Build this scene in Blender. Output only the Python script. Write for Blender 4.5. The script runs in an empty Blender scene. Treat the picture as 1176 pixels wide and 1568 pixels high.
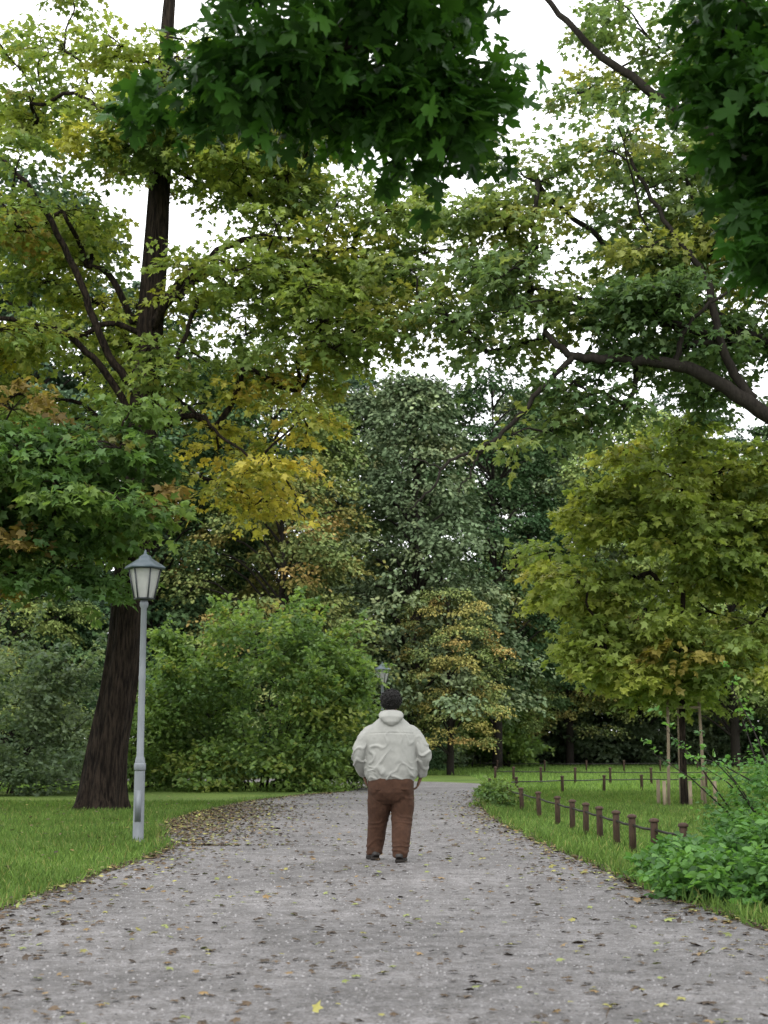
import bpy, math, numpy as np
from mathutils import Vector, noise as mnoise
R = math.radians
rng = np.random.default_rng(7)
scene = bpy.context.scene
scene.view_settings.view_transform = 'Standard'
scene.view_settings.look = 'None'
scene.view_settings.exposure = 0
COL = scene.collection

# ---------------------------------------------------------------- materials
def new_mat(name):
    m = bpy.data.materials.new(name); m.use_nodes = True
    nt = m.node_tree; nt.nodes.clear()
    return m, nt, nt.nodes, nt.links

def leaf_mat(name, transl=0.35, rough=0.5, spec=0.35, lo=.85, hi=1.15, simple=False, sat=.92):
    m, nt, N, L = new_mat(name)
    out = N.new('ShaderNodeOutputMaterial')
    at = N.new('ShaderNodeAttribute'); at.attribute_name = 'Col'
    oi = N.new('ShaderNodeObjectInfo')
    hs = N.new('ShaderNodeHueSaturation'); hs.inputs['Saturation'].default_value = sat
    mr = N.new('ShaderNodeMapRange'); mr.inputs[3].default_value = lo; mr.inputs[4].default_value = hi
    L.new(oi.outputs['Random'], mr.inputs[0]); L.new(mr.outputs[0], hs.inputs['Value'])
    L.new(at.outputs['Color'], hs.inputs['Color'])
    if simple:
        p = N.new('ShaderNodeBsdfDiffuse'); L.new(hs.outputs[0], p.inputs['Color'])
    else:
        p = N.new('ShaderNodeBsdfPrincipled'); p.inputs['Roughness'].default_value = rough
        p.inputs['Specular IOR Level'].default_value = spec
        L.new(hs.outputs[0], p.inputs['Base Color'])
    if transl <= 0:
        L.new(p.outputs[0], out.inputs[0]); return m
    t = N.new('ShaderNodeBsdfTranslucent')
    mx = N.new('ShaderNodeMix'); mx.data_type = 'RGBA'; mx.blend_type = 'MULTIPLY'
    mx.inputs['Factor'].default_value = 1.0
    mx.inputs[7].default_value = (1.5, 1.5, 0.8, 1)
    L.new(hs.outputs[0], mx.inputs[6]); L.new(mx.outputs[2], t.inputs['Color'])
    ms = N.new('ShaderNodeMixShader'); ms.inputs[0].default_value = transl
    L.new(p.outputs[0], ms.inputs[1]); L.new(t.outputs[0], ms.inputs[2]); L.new(ms.outputs[0], out.inputs[0])
    return m

def noisy_mat(name, c1, c2, scale=8, rough=0.8, bump=0.3, stretch=(1,1,1), spec=0.3, bdist=0.02, detail=6, metallic=0, lo=.3, hi=.72):
    m, nt, N, L = new_mat(name)
    out = N.new('ShaderNodeOutputMaterial'); p = N.new('ShaderNodeBsdfPrincipled')
    tc = N.new('ShaderNodeTexCoord'); mp = N.new('ShaderNodeMapping'); mp.inputs['Scale'].default_value = stretch
    L.new(tc.outputs['Object'], mp.inputs[0])
    n = N.new('ShaderNodeTexNoise'); n.inputs['Scale'].default_value = scale; n.inputs['Detail'].default_value = detail
    n.inputs['Roughness'].default_value = 0.65
    L.new(mp.outputs[0], n.inputs['Vector'])
    cr = N.new('ShaderNodeValToRGB'); cr.color_ramp.elements[0].position = lo; cr.color_ramp.elements[1].position = hi
    cr.color_ramp.elements[0].color = (*c1, 1); cr.color_ramp.elements[1].color = (*c2, 1)
    L.new(n.outputs[0], cr.inputs[0]); L.new(cr.outputs[0], p.inputs['Base Color'])
    b = N.new('ShaderNodeBump'); b.inputs['Strength'].default_value = bump; b.inputs['Distance'].default_value = bdist
    L.new(n.outputs[0], b.inputs['Height']); L.new(b.outputs[0], p.inputs['Normal'])
    p.inputs['Roughness'].default_value = rough; p.inputs['Specular IOR Level'].default_value = spec
    p.inputs['Metallic'].default_value = metallic
    L.new(p.outputs[0], out.inputs[0])
    return m

M_leaf = leaf_mat('leaves', .42, spec=.3, lo=1.0, hi=1.12)
M_leafnear = leaf_mat('near_maple_leaves', .28, rough=.45, spec=.15, sat=1.0)
M_leafback = leaf_mat('forest_leaves', 0, simple=True)
M_grassb = leaf_mat('grass_blades', .3, simple=True, lo=.95, hi=1.05)
M_litter = leaf_mat('litter_leaves', 0, rough=.6, spec=.25, lo=.95, hi=1.05)
M_bark = noisy_mat('bark', (.009,.007,.006), (.050,.037,.028), 9, .95, 1.0, (2.4,2.4,.30), bdist=.10, lo=.4, hi=.66, spec=.1)
M_barkd = noisy_mat('bark_dark', (.012,.010,.009), (.035,.03,.025), 9, .9, .6, (2,2,.5), bdist=.03, spec=.1)

# ---------------------------------------------------------------- mesh helpers
def mesh_np(name, V, loops, starts, mat, cols=None, smooth=False):
    me = bpy.data.meshes.new(name)
    me.vertices.add(len(V)); me.vertices.foreach_set('co', np.asarray(V, np.float32).ravel())
    me.loops.add(len(loops)); me.loops.foreach_set('vertex_index', np.asarray(loops, np.int32))
    me.polygons.add(len(starts)); me.polygons.foreach_set('loop_start', np.asarray(starts, np.int32))
    me.update(calc_edges=True)
    if cols is not None:
        a = me.color_attributes.new('Col', 'FLOAT_COLOR', 'POINT')
        c4 = np.ones((len(V), 4), np.float32); c4[:, :3] = cols
        a.data.foreach_set('color', c4.ravel())
    if mat is not None: me.materials.append(mat)
    if smooth: me.polygons.foreach_set('use_smooth', np.ones(len(starts), bool))
    return me

def obj(name, me, parent=None, loc=(0,0,0)):
    o = bpy.data.objects.new(name, me); COL.objects.link(o); o.location = loc
    if parent: o.parent = parent
    return o

def empty(name, loc=(0,0,0)):
    o = bpy.data.objects.new(name, None); COL.objects.link(o); o.location = loc
    o.empty_display_size = .2
    return o

class MB:
    def __init__(s): s.V=[]; s.F=[]; s.n=0
    def add(s, V, F):
        V = np.asarray(V, float); s.V.append(V); s.F += [[i+s.n for i in f] for f in F]; s.n += len(V)
    def mesh(s, name, mat, smooth=True):
        V = np.concatenate(s.V); loops=[i for f in s.F for i in f]
        tot = np.array([len(f) for f in s.F]); st = np.concatenate([[0], np.cumsum(tot)[:-1]])
        return mesh_np(name, V, loops, st, mat, smooth=smooth)

def tube(pts, rads, seg=8, rads2=None, ref=(0,1,0), cap=True, power=1.0):
    P = np.asarray(pts, float); n=len(P)
    rads = np.broadcast_to(np.asarray(rads,float),(n,)); r2 = rads if rads2 is None else np.broadcast_to(np.asarray(rads2,float),(n,))
    T = np.gradient(P, axis=0); T /= np.linalg.norm(T,axis=1)[:,None]+1e-9
    ref = np.asarray(ref,float)
    V=[]; a = np.linspace(0, 2*np.pi, seg, endpoint=False)
    ca = np.sign(np.cos(a))*np.abs(np.cos(a))**power; sa = np.sign(np.sin(a))*np.abs(np.sin(a))**power
    for i in range(n):
        rf = ref if abs(np.dot(ref,T[i]))<.95 else np.array([1.,0.13,0])
        u = np.cross(rf, T[i]); u/=np.linalg.norm(u); v=np.cross(T[i],u)
        V.append(P[i] + (ca*rads[i])[:,None]*u + (sa*r2[i])[:,None]*v)
    V=np.concatenate(V); F=[]
    for i in range(n-1):
        for j in range(seg):
            F.append([i*seg+j, i*seg+(j+1)%seg, (i+1)*seg+(j+1)%seg, (i+1)*seg+j])
    if cap:
        F.append(list(range(seg))[::-1]); F.append([(n-1)*seg+j for j in range(seg)])
    return V,F

def box(c, s):
    x,y,z=[k/2 for k in s]; V=np.array([[-x,-y,-z],[x,-y,-z],[x,y,-z],[-x,y,-z],[-x,-y,z],[x,-y,z],[x,y,z],[-x,y,z]])+np.array(c)
    return V,[[0,3,2,1],[4,5,6,7],[0,1,5,4],[1,2,6,5],[2,3,7,6],[3,0,4,7]]

def spline(pts, n):
    P=np.asarray(pts,float); k=len(P); t=np.linspace(0,k-1,n); out=[]
    for x in t:
        i=min(int(x),k-2); f=x-i
        p0=P[max(i-1,0)];p1=P[i];p2=P[i+1];p3=P[min(i+2,k-1)]
        out.append(.5*((2*p1)+(-p0+p2)*f+(2*p0-5*p1+4*p2-p3)*f*f+(-p0+3*p1-3*p2+p3)*f**3))
    return np.array(out)

# leaf templates -----------------------------------------------------------
T_simple = (np.array([[0,0,0],[.3,.35,.07],[.24,.72,.05],[0,1,-.06],[-.24,.72,.05],[-.3,.35,.07]]), [[0,1,2,3],[0,3,4,5]])
def star(lobes):
    V=[[0,0,0]];
    for i,(a,r) in enumerate(lobes):
        V.append([r*math.sin(R(a)), .38+r*math.cos(R(a)), -.10*r if i%2==0 else .03])
    return np.array(V)
_l=[(-140,.42),(-115,.28),(-78,.55),(-45,.27),(0,.64),(45,.27),(78,.55),(115,.28),(140,.42)]
T_lobe = (star(_l), [[0,9,8,7,6,5],[0,5,4,3,2,1]])
_m=[(-158,.30),(-148,.46),(-128,.36),(-118,.24),(-104,.44),(-95,.60),(-84,.78),(-73,.60),(-60,.52),(-50,.28),(-32,.5),(-22,.72),(-10,.74),(0,1.0),
    (10,.74),(22,.72),(32,.5),(50,.28),(60,.52),(73,.60),(84,.78),(95,.60),(104,.44),(118,.24),(128,.36),(148,.46),(158,.30)]
_mv=[[0,.12,0]]
for i,(a,r) in enumerate(_m):
    _mv.append([.62*r*math.sin(R(a)), .42+.62*r*math.cos(R(a)), -.16*r*r+.04])
_mv=np.array(_mv)
_mv=np.vstack([_mv,[[0,.42,.05]]]); _c=len(_mv)-1
_ring=list(range(1,len(_m)+1))
T_maple=(_mv,[[_c,_ring[i+1],_ring[i]] for i in range(len(_ring)-1)]+[[_c,1,0],[_c,0,_ring[-1]]])
T_blade=(np.array([[-.07,0,0],[.07,0,0],[.05,.55,.06],[-.05,.55,.06],[0,1,.28]]),[[0,1,2,3],[3,2,4]])

def unit(v): return v/(np.linalg.norm(v,axis=-1,keepdims=True)+1e-9)
def leaf_arrays(P, tip, nrm, size, T):
    V0,F0=T; n=len(P)
    y=unit(tip); z=unit(nrm - (nrm*y).sum(1,keepdims=True)*y); x=np.cross(y,z)
    S=np.broadcast_to(np.asarray(size,float),(n,))
    k=len(V0)
    V=P[:,None,:]+S[:,None,None]*(V0[None,:,0:1]*x[:,None]+V0[None,:,1:2]*y[:,None]+V0[None,:,2:3]*z[:,None])
    fl=np.array([i for f in F0 for i in f]); ft=np.array([len(f) for f in F0])
    loops=(np.arange(n)[:,None]*k+fl[None]).ravel()
    tot=np.tile(ft,n)
    return V.reshape(-1,3),loops,tot
def leaf_mesh(name,P,tip,nrm,size,T,cols,mat):
    V,loops,tot=leaf_arrays(P,tip,nrm,size,T)
    st=np.concatenate([[0],np.cumsum(tot)[:-1]])
    return mesh_np(name,V,loops,st,mat,np.repeat(cols,len(T[0]),axis=0))

def sprays(C,D,Lg,nl,size,cols,r,droop=.35,nr=.55,w=.5):
    M=len(C); N=M*nl
    Cc=np.repeat(C,nl,0); Dd=np.repeat(D,nl,0); LL=np.repeat(Lg,nl)
    s=r.random(N)
    lat=unit(np.cross(Dd,np.array([0,0,1.])))
    side=r.uniform(-1,1,N)
    P=Cc+Dd*(s*LL)[:,None]+lat*(side*w*LL*(1-.6*s))[:,None]
    P[:,2]+= -droop*LL*(s**2)*.8 - np.abs(side)*LL*.12 + r.normal(0,.05,N)*LL
    tip=Dd*.6+lat*(np.sign(side)*.7)[:,None]+r.normal(0,.4,(N,3)); tip[:,2]-=.45
    nrm=np.array([0,0,1.])+r.normal(0,nr,(N,3))
    sz=size*r.uniform(.65,1.2,N)
    c=np.repeat(cols,nl,0)*r.uniform(.72,1.28,(N,1))
    return P,tip,nrm,sz,c

def pal_pick(pal,n,r):
    ws=np.array([p[3] for p in pal],float); ws/=ws.sum()
    c=np.array([p[:3] for p in pal])[r.choice(len(pal),n,p=ws)]
    return c
def env_boughs(e,r):
    cx,cy,cz,rx,ry,rz,n,br=e
    d=unit(r.normal(0,1,(n,3))); u=r.random(n)**(1/2.2)
    return np.array([cx,cy,cz])+d*u[:,None]*np.array([rx,ry,rz]), br*r.uniform(.65,1.3,n)

def branches(trunk_pts, trunk_r, B, mb, r, rmin=.012, k=.016, rmax=.2):
    tp=np.asarray(trunk_pts); nodes=[p for p in tp]; par=[-1]*len(tp)
    order=np.argsort([np.min(np.linalg.norm(tp-b,axis=1)) for b in B])
    for i in order:
        b=B[i]; A=np.array(nodes); d=np.linalg.norm(A-b,axis=1)
        cost=d+np.where(A[:,2]>b[2]+.3,1.2*(A[:,2]-b[2]),0)
        cost[0:1]+=50
        j=int(np.argmin(cost)); nodes.append(b); par.append(j)
    cnt=np.ones(len(nodes))
    for i in range(len(nodes)-1,len(tp)-1,-1):
        if par[i]>=len(tp): cnt[par[i]]+=cnt[i]
    for i in range(len(tp),len(nodes)):
        a=nodes[par[i]]; b=nodes[i]; L=np.linalg.norm(b-a)
        ra=min(k*math.sqrt(cnt[i])+rmin*.5, rmax); rb=max(rmin*.8, ra*.7)
        m1=a+(b-a)*.35+r.normal(0,.07*L,3); m2=a+(b-a)*.7+r.normal(0,.07*L,3); m1[2]+=.06*L; m2[2]+=.06*L
        mb.add(*tube(spline([a,m1,m2,b],8),np.linspace(ra,rb,8),6,cap=False))

def tree(name, trunk_pts, trunk_r, envs, pal_default, leaf=.13, T=T_lobe, nl=16, spray_per=22, mat=M_leaf, seed=1, barkm=M_bark, L=.55,
         extra=None, droop=.35, nr=.55, base=None, twigs=True, bk=.016, rmax=.2):
    r=np.random.default_rng(seed)
    root=empty(name)
    mb=MB(); tp=spline(trunk_pts,40); tr=np.interp(np.linspace(0,1,40),np.linspace(0,1,len(trunk_r)),trunk_r)
    seg=40; V,F=tube(tp,tr,seg)
    a=np.tile(np.arange(seg),40)/seg*2*np.pi; h=V[:,2]
    bump=1+.05*np.sin(a*7+h*.6)+.035*np.sin(a*13-h*1.3)+.03*np.sin(a*19+h*2.1)+.35*np.exp(-h/.28)*(.5+.5*np.sin(a*5+1))*(base if base else .6)
    ctr=np.repeat(tp,seg,0); V=ctr+(V-ctr)*bump[:,None]
    mb.add(V,F)
    allB=[];Ps=[]
    for ei,e in enumerate(envs):
        r=np.random.default_rng(seed*100+ei)
        pal=e[8] if len(e)>8 else pal_default; dens=e[9] if len(e)>9 else 1.0
        B,br=env_boughs(e[:8],r); allB.append(B)
        bc=pal_pick(pal,len(B),r)
        ns=max(3,int(spray_per*dens))
        C=np.repeat(B,ns,0); rr=np.repeat(br,ns); d=unit(r.normal(0,1,(len(C),3)))
        off=d*(r.random(len(C))**.5)[:,None]*rr[:,None]; off[:,2]*=.5
        C2=C+off
        out=C-np.array([tp[0][0],tp[0][1],0])*1.0; out[:,2]=0; out=unit(out)
        D=unit(out*.5+d*np.array([1,1,.25])+r.normal(0,.3,(len(C),3))*np.array([1,1,.3]))
        col=np.repeat(bc,ns,0)*.65+pal_pick(pal,len(C),r)*.35
        Ps.append(sprays(C2,D,L*r.uniform(.6,1.3,len(C)),nl,leaf,col,r,droop,nr))
        if twigs:
            sel=r.random(len(C))<.3
            for c0,c1,dd in zip(C[sel],C2[sel],D[sel]):
                mb.add(*tube([c0,(c0+c1)/2+[0,0,.04],c1,c1+dd*L*.7-[0,0,.08]],[.012*bk/.016,.01*bk/.016,.007*bk/.016,.003],3,cap=False))
    allB=np.concatenate(allB)
    branches(tp[10:],tr[10:],allB,mb,r,k=bk,rmin=.012*bk/.016,rmax=rmax)
    if extra:
        for pts,r0,r1 in extra:
            S=spline(pts,len(pts)*6); S[1:-1]+=r.normal(0,.02,(len(S)-2,3)); mb.add(*tube(S,np.linspace(r0,r1,len(S)),8,cap=True))
    obj('trunk_and_branches',mb.mesh(name+'_wood',barkm),root)
    P,t,n,s,c=[np.concatenate(x) for x in zip(*Ps)]
    obj('leaves',leaf_mesh(name+'_leaves',P,t,n,s,T,c,mat),root)
    return root

# ---------------------------------------------------------------- palettes (base colours)
G_YG=[(.22,.29,.055,4),(.155,.23,.05,4),(.31,.36,.055,2.5),(.40,.38,.05,.9),(.10,.17,.05,2.4),(.36,.24,.05,.3)]
G_YGR=[(.18,.26,.06,4),(.14,.22,.055,4),(.28,.34,.06,2),(.36,.36,.055,.8),(.36,.22,.06,.35)]
G_YEL=[(.50,.42,.045,4),(.38,.37,.05,3),(.22,.28,.05,3),(.48,.31,.04,.7)]
G_MAP=[(.085,.17,.04,5),(.06,.125,.035,4),(.15,.23,.05,2),(.28,.15,.04,.35)]
G_OAK=[(.135,.21,.07,4),(.11,.18,.075,4),(.20,.26,.07,3),(.32,.32,.06,1.2),(.27,.18,.06,.4)]
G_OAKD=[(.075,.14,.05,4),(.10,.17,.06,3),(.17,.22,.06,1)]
G_YNG=[(.27,.34,.065,5),(.20,.28,.06,4),(.36,.39,.065,3),(.13,.20,.06,1.8),(.38,.26,.06,.3)]
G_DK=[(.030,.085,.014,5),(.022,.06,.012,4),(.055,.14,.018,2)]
G_BUSH=[(.13,.22,.055,5),(.18,.27,.06,4),(.085,.16,.045,3.5),(.26,.30,.06,.8)]
G_GREY=[(.12,.175,.095,5),(.085,.135,.07,4),(.17,.225,.125,2)]

# ---------------------------------------------------------------- big left tree
tree('autumn_tree',[(-5.35,27.3,-.1),(-5.22,27.3,1.2),(-4.97,27.3,2.94),(-4.82,27.35,5.5),(-4.72,27.4,8.07),(-4.58,27.5,12.1),(-4.5,27.6,16),(-4.3,27.6,19)],
     [.46,.36,.33,.31,.28,.22,.13,.05],
     [(-6.6,29.3,11.0,2.6,2.0,3.1,26,.7),
      (-7.4,26.6,10.4,1.9,1.6,3.0,14,.65),
      (-1.9,27.6,10.2,2.7,2.4,2.1,44,.75),
      (-2.6,27.0,12.9,2.2,1.8,1.1,25,.65),
      (-4.6,26.2,13.2,1.2,.8,1.3,11,.5),
      (-5.6,28.6,15.0,3.6,2.5,2.0,28,.65),
      (-2.5,27,7.1,1.6,1.4,1.5,15,.5,G_YEL,.6),
      (-6.8,28.8,8.2,1.8,1.6,1.2,9,.6,G_YG,.6),
      (-7.4,27.2,9.0,.5,.6,.6,3,.4,G_YEL,.6),
      (.0,27.4,11.6,1.0,1.3,1.2,7,.55,G_YGR,.7),
      (-10.5,27.5,11.5,2.5,3,4,12,1.0),
      (-4.6,26.3,8.6,.6,.3,.9,4,.35,G_YG,.6)],
     G_YG,leaf=.15,nl=14,spray_per=23,seed=11,L=.6,
     extra=[([(-4.75,27.3,7.9),(-5.4,27,8.8),(-6.1,26.7,10.5),(-7.0,26.4,12.0),(-8.2,26.2,13)],.09,.04),
            ([(-4.75,27.3,7.2),(-5.6,26.9,8.6),(-6.6,26.6,9.2),(-8.2,26.3,9.3)],.08,.04),
            ([(-4.7,27.3,9.2),(-3.9,26.9,10.3),(-2.7,26.7,11.0),(-1.2,26.7,10.9)],.11,.04),
            ([(-4.7,27.3,7.6),(-4.1,27.0,8.6),(-3.7,26.9,9.8),(-3.9,26.8,10.3)],.06,.03),
            ([(-4.7,27.3,8.3),(-3.7,26.8,7.6),(-2.8,26.6,6.8),(-1.9,26.6,6.2),(-1.5,26.6,5.4)],.04,.012)],base=.8)

# ---------------------------------------------------------------- lower dark maple on the left
tree('maple_tree',[(-10,25,-.1),(-9.9,25,2),(-9.7,25,4.5),(-9.3,25,7),(-9.2,25,9)],[.24,.2,.18,.12,.04],
     [(-5.7,24.9,5.7,2.1,1.5,1.9,46,.6),(-8.2,25,5.9,2,1.8,2.3,26,.7),(-10.5,25,7,2.6,2.4,2.8,14,.9)],
     G_MAP,leaf=.18,nl=12,spray_per=21,seed=5,L=.5,
     extra=[([(-9.7,25,4.3),(-8,24.9,5),(-6.2,24.9,5.6),(-4.6,24.8,5.2)],.07,.02)])

# ---------------------------------------------------------------- right oak
tree('oak_tree',[(8.9,25,-.1),(8.8,25,2.5),(8.6,25,5.8),(7.8,25.2,9),(7.2,25.3,12),(7,25.3,16)],[.5,.4,.36,.28,.2,.06],
     [(6.4,26.4,11.4,2.9,2.4,3.1,52,.8,G_OAK),
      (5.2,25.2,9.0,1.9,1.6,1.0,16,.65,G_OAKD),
      (2.0,26,9.6,2.2,1.8,1.3,23,.7,G_OAK,.9),
      (2.4,26,11.3,1.7,1.5,.9,14,.6,G_OAK,.8),
      (6.0,27,14.9,2.7,2.5,1.5,20,.7,G_OAK),
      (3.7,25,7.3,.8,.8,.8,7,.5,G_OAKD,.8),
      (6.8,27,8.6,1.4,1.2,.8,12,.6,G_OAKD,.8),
      (10.5,26,11,3,3,4.5,16,1.0),
      (2.6,24.9,6.6,.5,.5,.4,2,.35,G_OAK,.6)],
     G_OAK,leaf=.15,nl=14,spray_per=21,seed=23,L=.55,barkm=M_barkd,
     extra=[([(8.7,25,6.2),(6.9,24.8,7.0),(5.6,24.7,7.8),(4.3,24.7,8.0),(3.4,24.8,8.1),(2.9,24.9,8.6)],.17,.05),
            ([(3.4,24.8,8.1),(2.75,24.7,7.4),(2.2,24.7,6.75),(1.75,24.7,6.4),(1.15,24.7,6.15),(.85,24.7,5.7),(.45,24.7,5.3)],.055,.014),
            ([(1.75,24.7,6.4),(1.5,24.7,5.9),(1.3,24.6,5.6)],.025,.01),
            ([(1.0,24.7,6.0),(.6,24.7,6.2),(.3,24.7,6.1)],.018,.007),
            ([(6.6,24.8,7.3),(6.1,24.9,8.3),(5.9,25,9.6),(5.2,25.2,10.8),(4.6,25.5,12.3)],.1,.03),
            ([(7.3,25.2,11.5),(5.6,25.6,13.2),(4.2,25.8,14.4),(3.1,26,15.8)],.13,.05),
            ([(5.2,24.7,7.9),(5.5,24.6,8.7),(6.3,24.6,9.3)],.06,.02)])

# ---------------------------------------------------------------- young tree on the right with stakes
tree('young_maple_tree',[(6.05,29.2,-.1),(6.05,29.2,1.5),(6.1,29.2,3.2),(6.2,29.2,5.2),(6.2,29.2,7.2)],[.075,.06,.055,.04,.02],
     [(6.5,29.2,6.0,2.2,2.0,2.0,42,.55),(4.3,29.0,4.7,1.2,1.4,1.1,16,.45),(7.8,29.2,5.2,1.5,1.8,2.3,24,.6),(6.2,28.9,3.1,2.1,1.4,1.2,32,.45),(4.8,28.8,6.0,.9,1,.8,8,.4),(4.6,28.8,3.2,.8,.8,.9,8,.4)],
     G_YNG,leaf=.17,nl=13,spray_per=19,seed=31,L=.5,twigs=True)
M_stake=noisy_mat('stake_wood',(.17,.13,.09),(.30,.25,.18),12,.85,.3,(3,3,.4))
mb=MB()
for sx,sy in ((-.35,-.2),(.35,-.2),(0,.35)):
    mb.add(*tube([(6.05+sx*1.05,29.2+sy,-.1),(6.05+sx*.95,29.2+sy,1.2),(6.05+sx*.9,29.2+sy*.9,2.1)],[.034,.032,.03],10))
for z in (1.95,):
    mb.add(*box((6.05,29.0,z),(.66,.03,.05)))
for sx,sy in ((-.5,-.5),(.0,-.55),(.5,-.5),(.45,.4),(-.45,.4)):
    mb.add(*tube([(6.05+sx,29.2+sy,-.1),(6.05+sx,29.2+sy,.5)],[.04,.036],8))
obj('tree_stakes',mb.mesh('tree_stakes',M_stake,False))

# ---------------------------------------------------------------- near overhead maple
def env_list_near():
    L=[]
    for x,y,z,rx,rz,n in ((-1.06,7.1,4.72,.10,.06,3),(-.78,7.0,4.74,.18,.14,6),(-.5,7.1,4.68,.20,.18,7),(-.25,7,4.74,.22,.20,8),(.0,7.1,4.68,.22,.22,8),
                          (.2,7.0,4.56,.18,.22,7),(.36,7.1,4.46,.12,.18,5),(.46,7.1,4.80,.10,.16,3),(-.2,7.4,5.2,.85,.15,14),(-.2,6.6,4.95,.8,.12,10)):
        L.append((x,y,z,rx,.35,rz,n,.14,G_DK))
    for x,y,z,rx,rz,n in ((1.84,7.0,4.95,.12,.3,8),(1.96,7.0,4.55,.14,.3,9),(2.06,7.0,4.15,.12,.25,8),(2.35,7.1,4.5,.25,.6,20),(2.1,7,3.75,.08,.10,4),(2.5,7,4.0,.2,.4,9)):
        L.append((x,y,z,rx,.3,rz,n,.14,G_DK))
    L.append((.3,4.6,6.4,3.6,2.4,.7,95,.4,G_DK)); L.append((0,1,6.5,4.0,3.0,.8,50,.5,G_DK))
    return L
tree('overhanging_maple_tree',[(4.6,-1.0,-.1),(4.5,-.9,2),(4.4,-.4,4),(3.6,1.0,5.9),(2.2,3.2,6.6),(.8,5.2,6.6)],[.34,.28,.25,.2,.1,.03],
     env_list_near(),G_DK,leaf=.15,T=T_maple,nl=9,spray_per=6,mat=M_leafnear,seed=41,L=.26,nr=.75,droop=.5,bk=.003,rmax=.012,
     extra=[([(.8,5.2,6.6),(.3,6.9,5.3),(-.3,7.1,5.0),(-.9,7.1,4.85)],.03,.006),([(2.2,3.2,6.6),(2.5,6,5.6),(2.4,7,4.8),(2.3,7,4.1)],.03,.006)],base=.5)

# ---------------------------------------------------------------- bushes
def bush(name,c,lobes,pal,leaf,seed,nl=14,sp=16,T=T_simple,br=.5,L=.5,upz=.45,stems=14,whips=0):
    r=np.random.default_rng(seed); root=empty(name,(c[0],c[1],0)); BB=[]
    for dx,dy,rx,ry,h,n in lobes:
        u=r.random(n); a=r.uniform(0,2*np.pi,n); zz=.06*h+.90*h*r.random(n)**.85
        prof=np.sqrt(np.clip(1-((zz/h-.35)/.68)**2,0.02,1))
        rad=prof*np.sqrt(u)**.6*r.uniform(.8,1.2,n)
        BB.append(np.stack([dx+rx*rad*np.cos(a),dy+ry*rad*np.sin(a),zz],1))
    B=np.concatenate(BB); n=len(B); H=max(l[4] for l in lobes)
    bc=pal_pick(pal,n,r)
    C=np.repeat(B,sp,0); d=unit(r.normal(0,1,(len(C),3))); off=d*br*(r.random(len(C))**.5)[:,None]; off[:,2]*=.65; C2=C+off; C2[:,2]=np.maximum(C2[:,2],.08)
    out=unit(C*np.array([1,1,0])+1e-6)
    D=unit(out*.7+d*.5+np.array([0,0,upz]))
    cc0=np.repeat(bc,sp,0)*.75+pal_pick(pal,len(C),r)*.25; Ls=L*r.uniform(.6,1.4,len(C))
    mb=MB()
    if whips:
        i=r.integers(0,n,whips*4); i=i[B[i][:,2]>.35*H][:whips]
        Wd=unit(unit(B[i]*np.array([1,1,0])+1e-6)*.8+np.array([0,0,1.])+r.normal(0,.25,(len(i),3)))
        for b,dd in zip(B[i],Wd):
            ln=r.uniform(.6,1.5); mb.add(*tube([b,b+dd*ln*.5,b+dd*ln-[0,0,.1*ln]],[.011,.008,.004],3,cap=False))
            k=6; q=b+dd*np.linspace(.25,1,k)[:,None]*ln
            C2=np.vstack([C2,q]); D=np.vstack([D,unit(dd+r.normal(0,.4,(k,3)))]); cc0=np.vstack([cc0,pal_pick(pal,k,r)]); Ls=np.r_[Ls,np.full(k,L*.45)]
    P,t,nn,s,cc=sprays(C2,D,Ls,nl,leaf,cc0,r,.35,.6,.4)
    obj('leaves',leaf_mesh(name+'_leaves',P,t,nn,s,T,cc,M_leaf),root)
    for i in range(stems):
        b=B[r.integers(n)]; s0=np.array([b[0]*.35+r.normal(0,.1),b[1]*.35+r.normal(0,.1),-.05])
        mid=(s0+b)/2*np.array([.8,.8,1.15]); mb.add(*tube(spline([s0,mid,b],8),np.linspace(.03,.01,8)*min(1,H/2.5),5,cap=False))
    obj('stems',mb.mesh(name+'_stems',M_barkd),root)
bush('hazel_bush',(-3.6,39.5),[(.1,0,1.4,1.3,5.0,44),(-1.4,-.2,1.3,1.3,4.0,32),(1.5,-.4,1.3,1.2,4.0,34),(2.2,-.6,.8,.9,2.6,14),(-2.2,-.3,.8,1,2.4,13),(0,-1.2,2.2,.6,.9,22)],G_BUSH,.15,51,nl=12,sp=16,br=.5,L=.75,stems=30,whips=130)
bush('hazel_bush',(-.9,40.5),[(0,0,.7,.7,1.1,14)],G_BUSH,.12,52,br=.3)
bush('dogwood_bush',(-9.8,36),[(0,0,1.8,1.8,4.0,52),(1.6,0,1.1,1.2,3.1,24),(-2,0,1.4,1.4,3.4,24),(0,-1.2,2.6,.5,.8,20)],G_GREY,.13,53,nl=12,sp=15,br=.45,L=.5,whips=60)
bush('dogwood_bush',(-6.7,38.5),[(0,0,1.0,1.0,2.2,24)],G_BUSH,.13,54,br=.4)
bush('low_shrub',(2.25,28.6),[(0,0,.34,.42,.42,22)],G_BUSH,.09,55,nl=10,sp=8,br=.15,L=.2,stems=5)
G_HERB=[(.065,.17,.035,4),(.10,.23,.04,4),(.045,.12,.028,3)]
bush('nettle_plants',(3.1,11.8),[(-.5,-.1,.35,.8,.28,66),(.15,-.6,.5,.6,.34,80),(.3,.6,.6,.6,.46,84),(1.0,0,.5,.8,.60,64),(-.45,1.0,.3,.5,.28,44),(1.2,1.1,.6,.6,.66,56),(.5,1.6,.6,.5,.5,50)],G_HERB,.08,60,nl=9,sp=5,br=.11,L=.2,stems=20,upz=.5)
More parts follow.
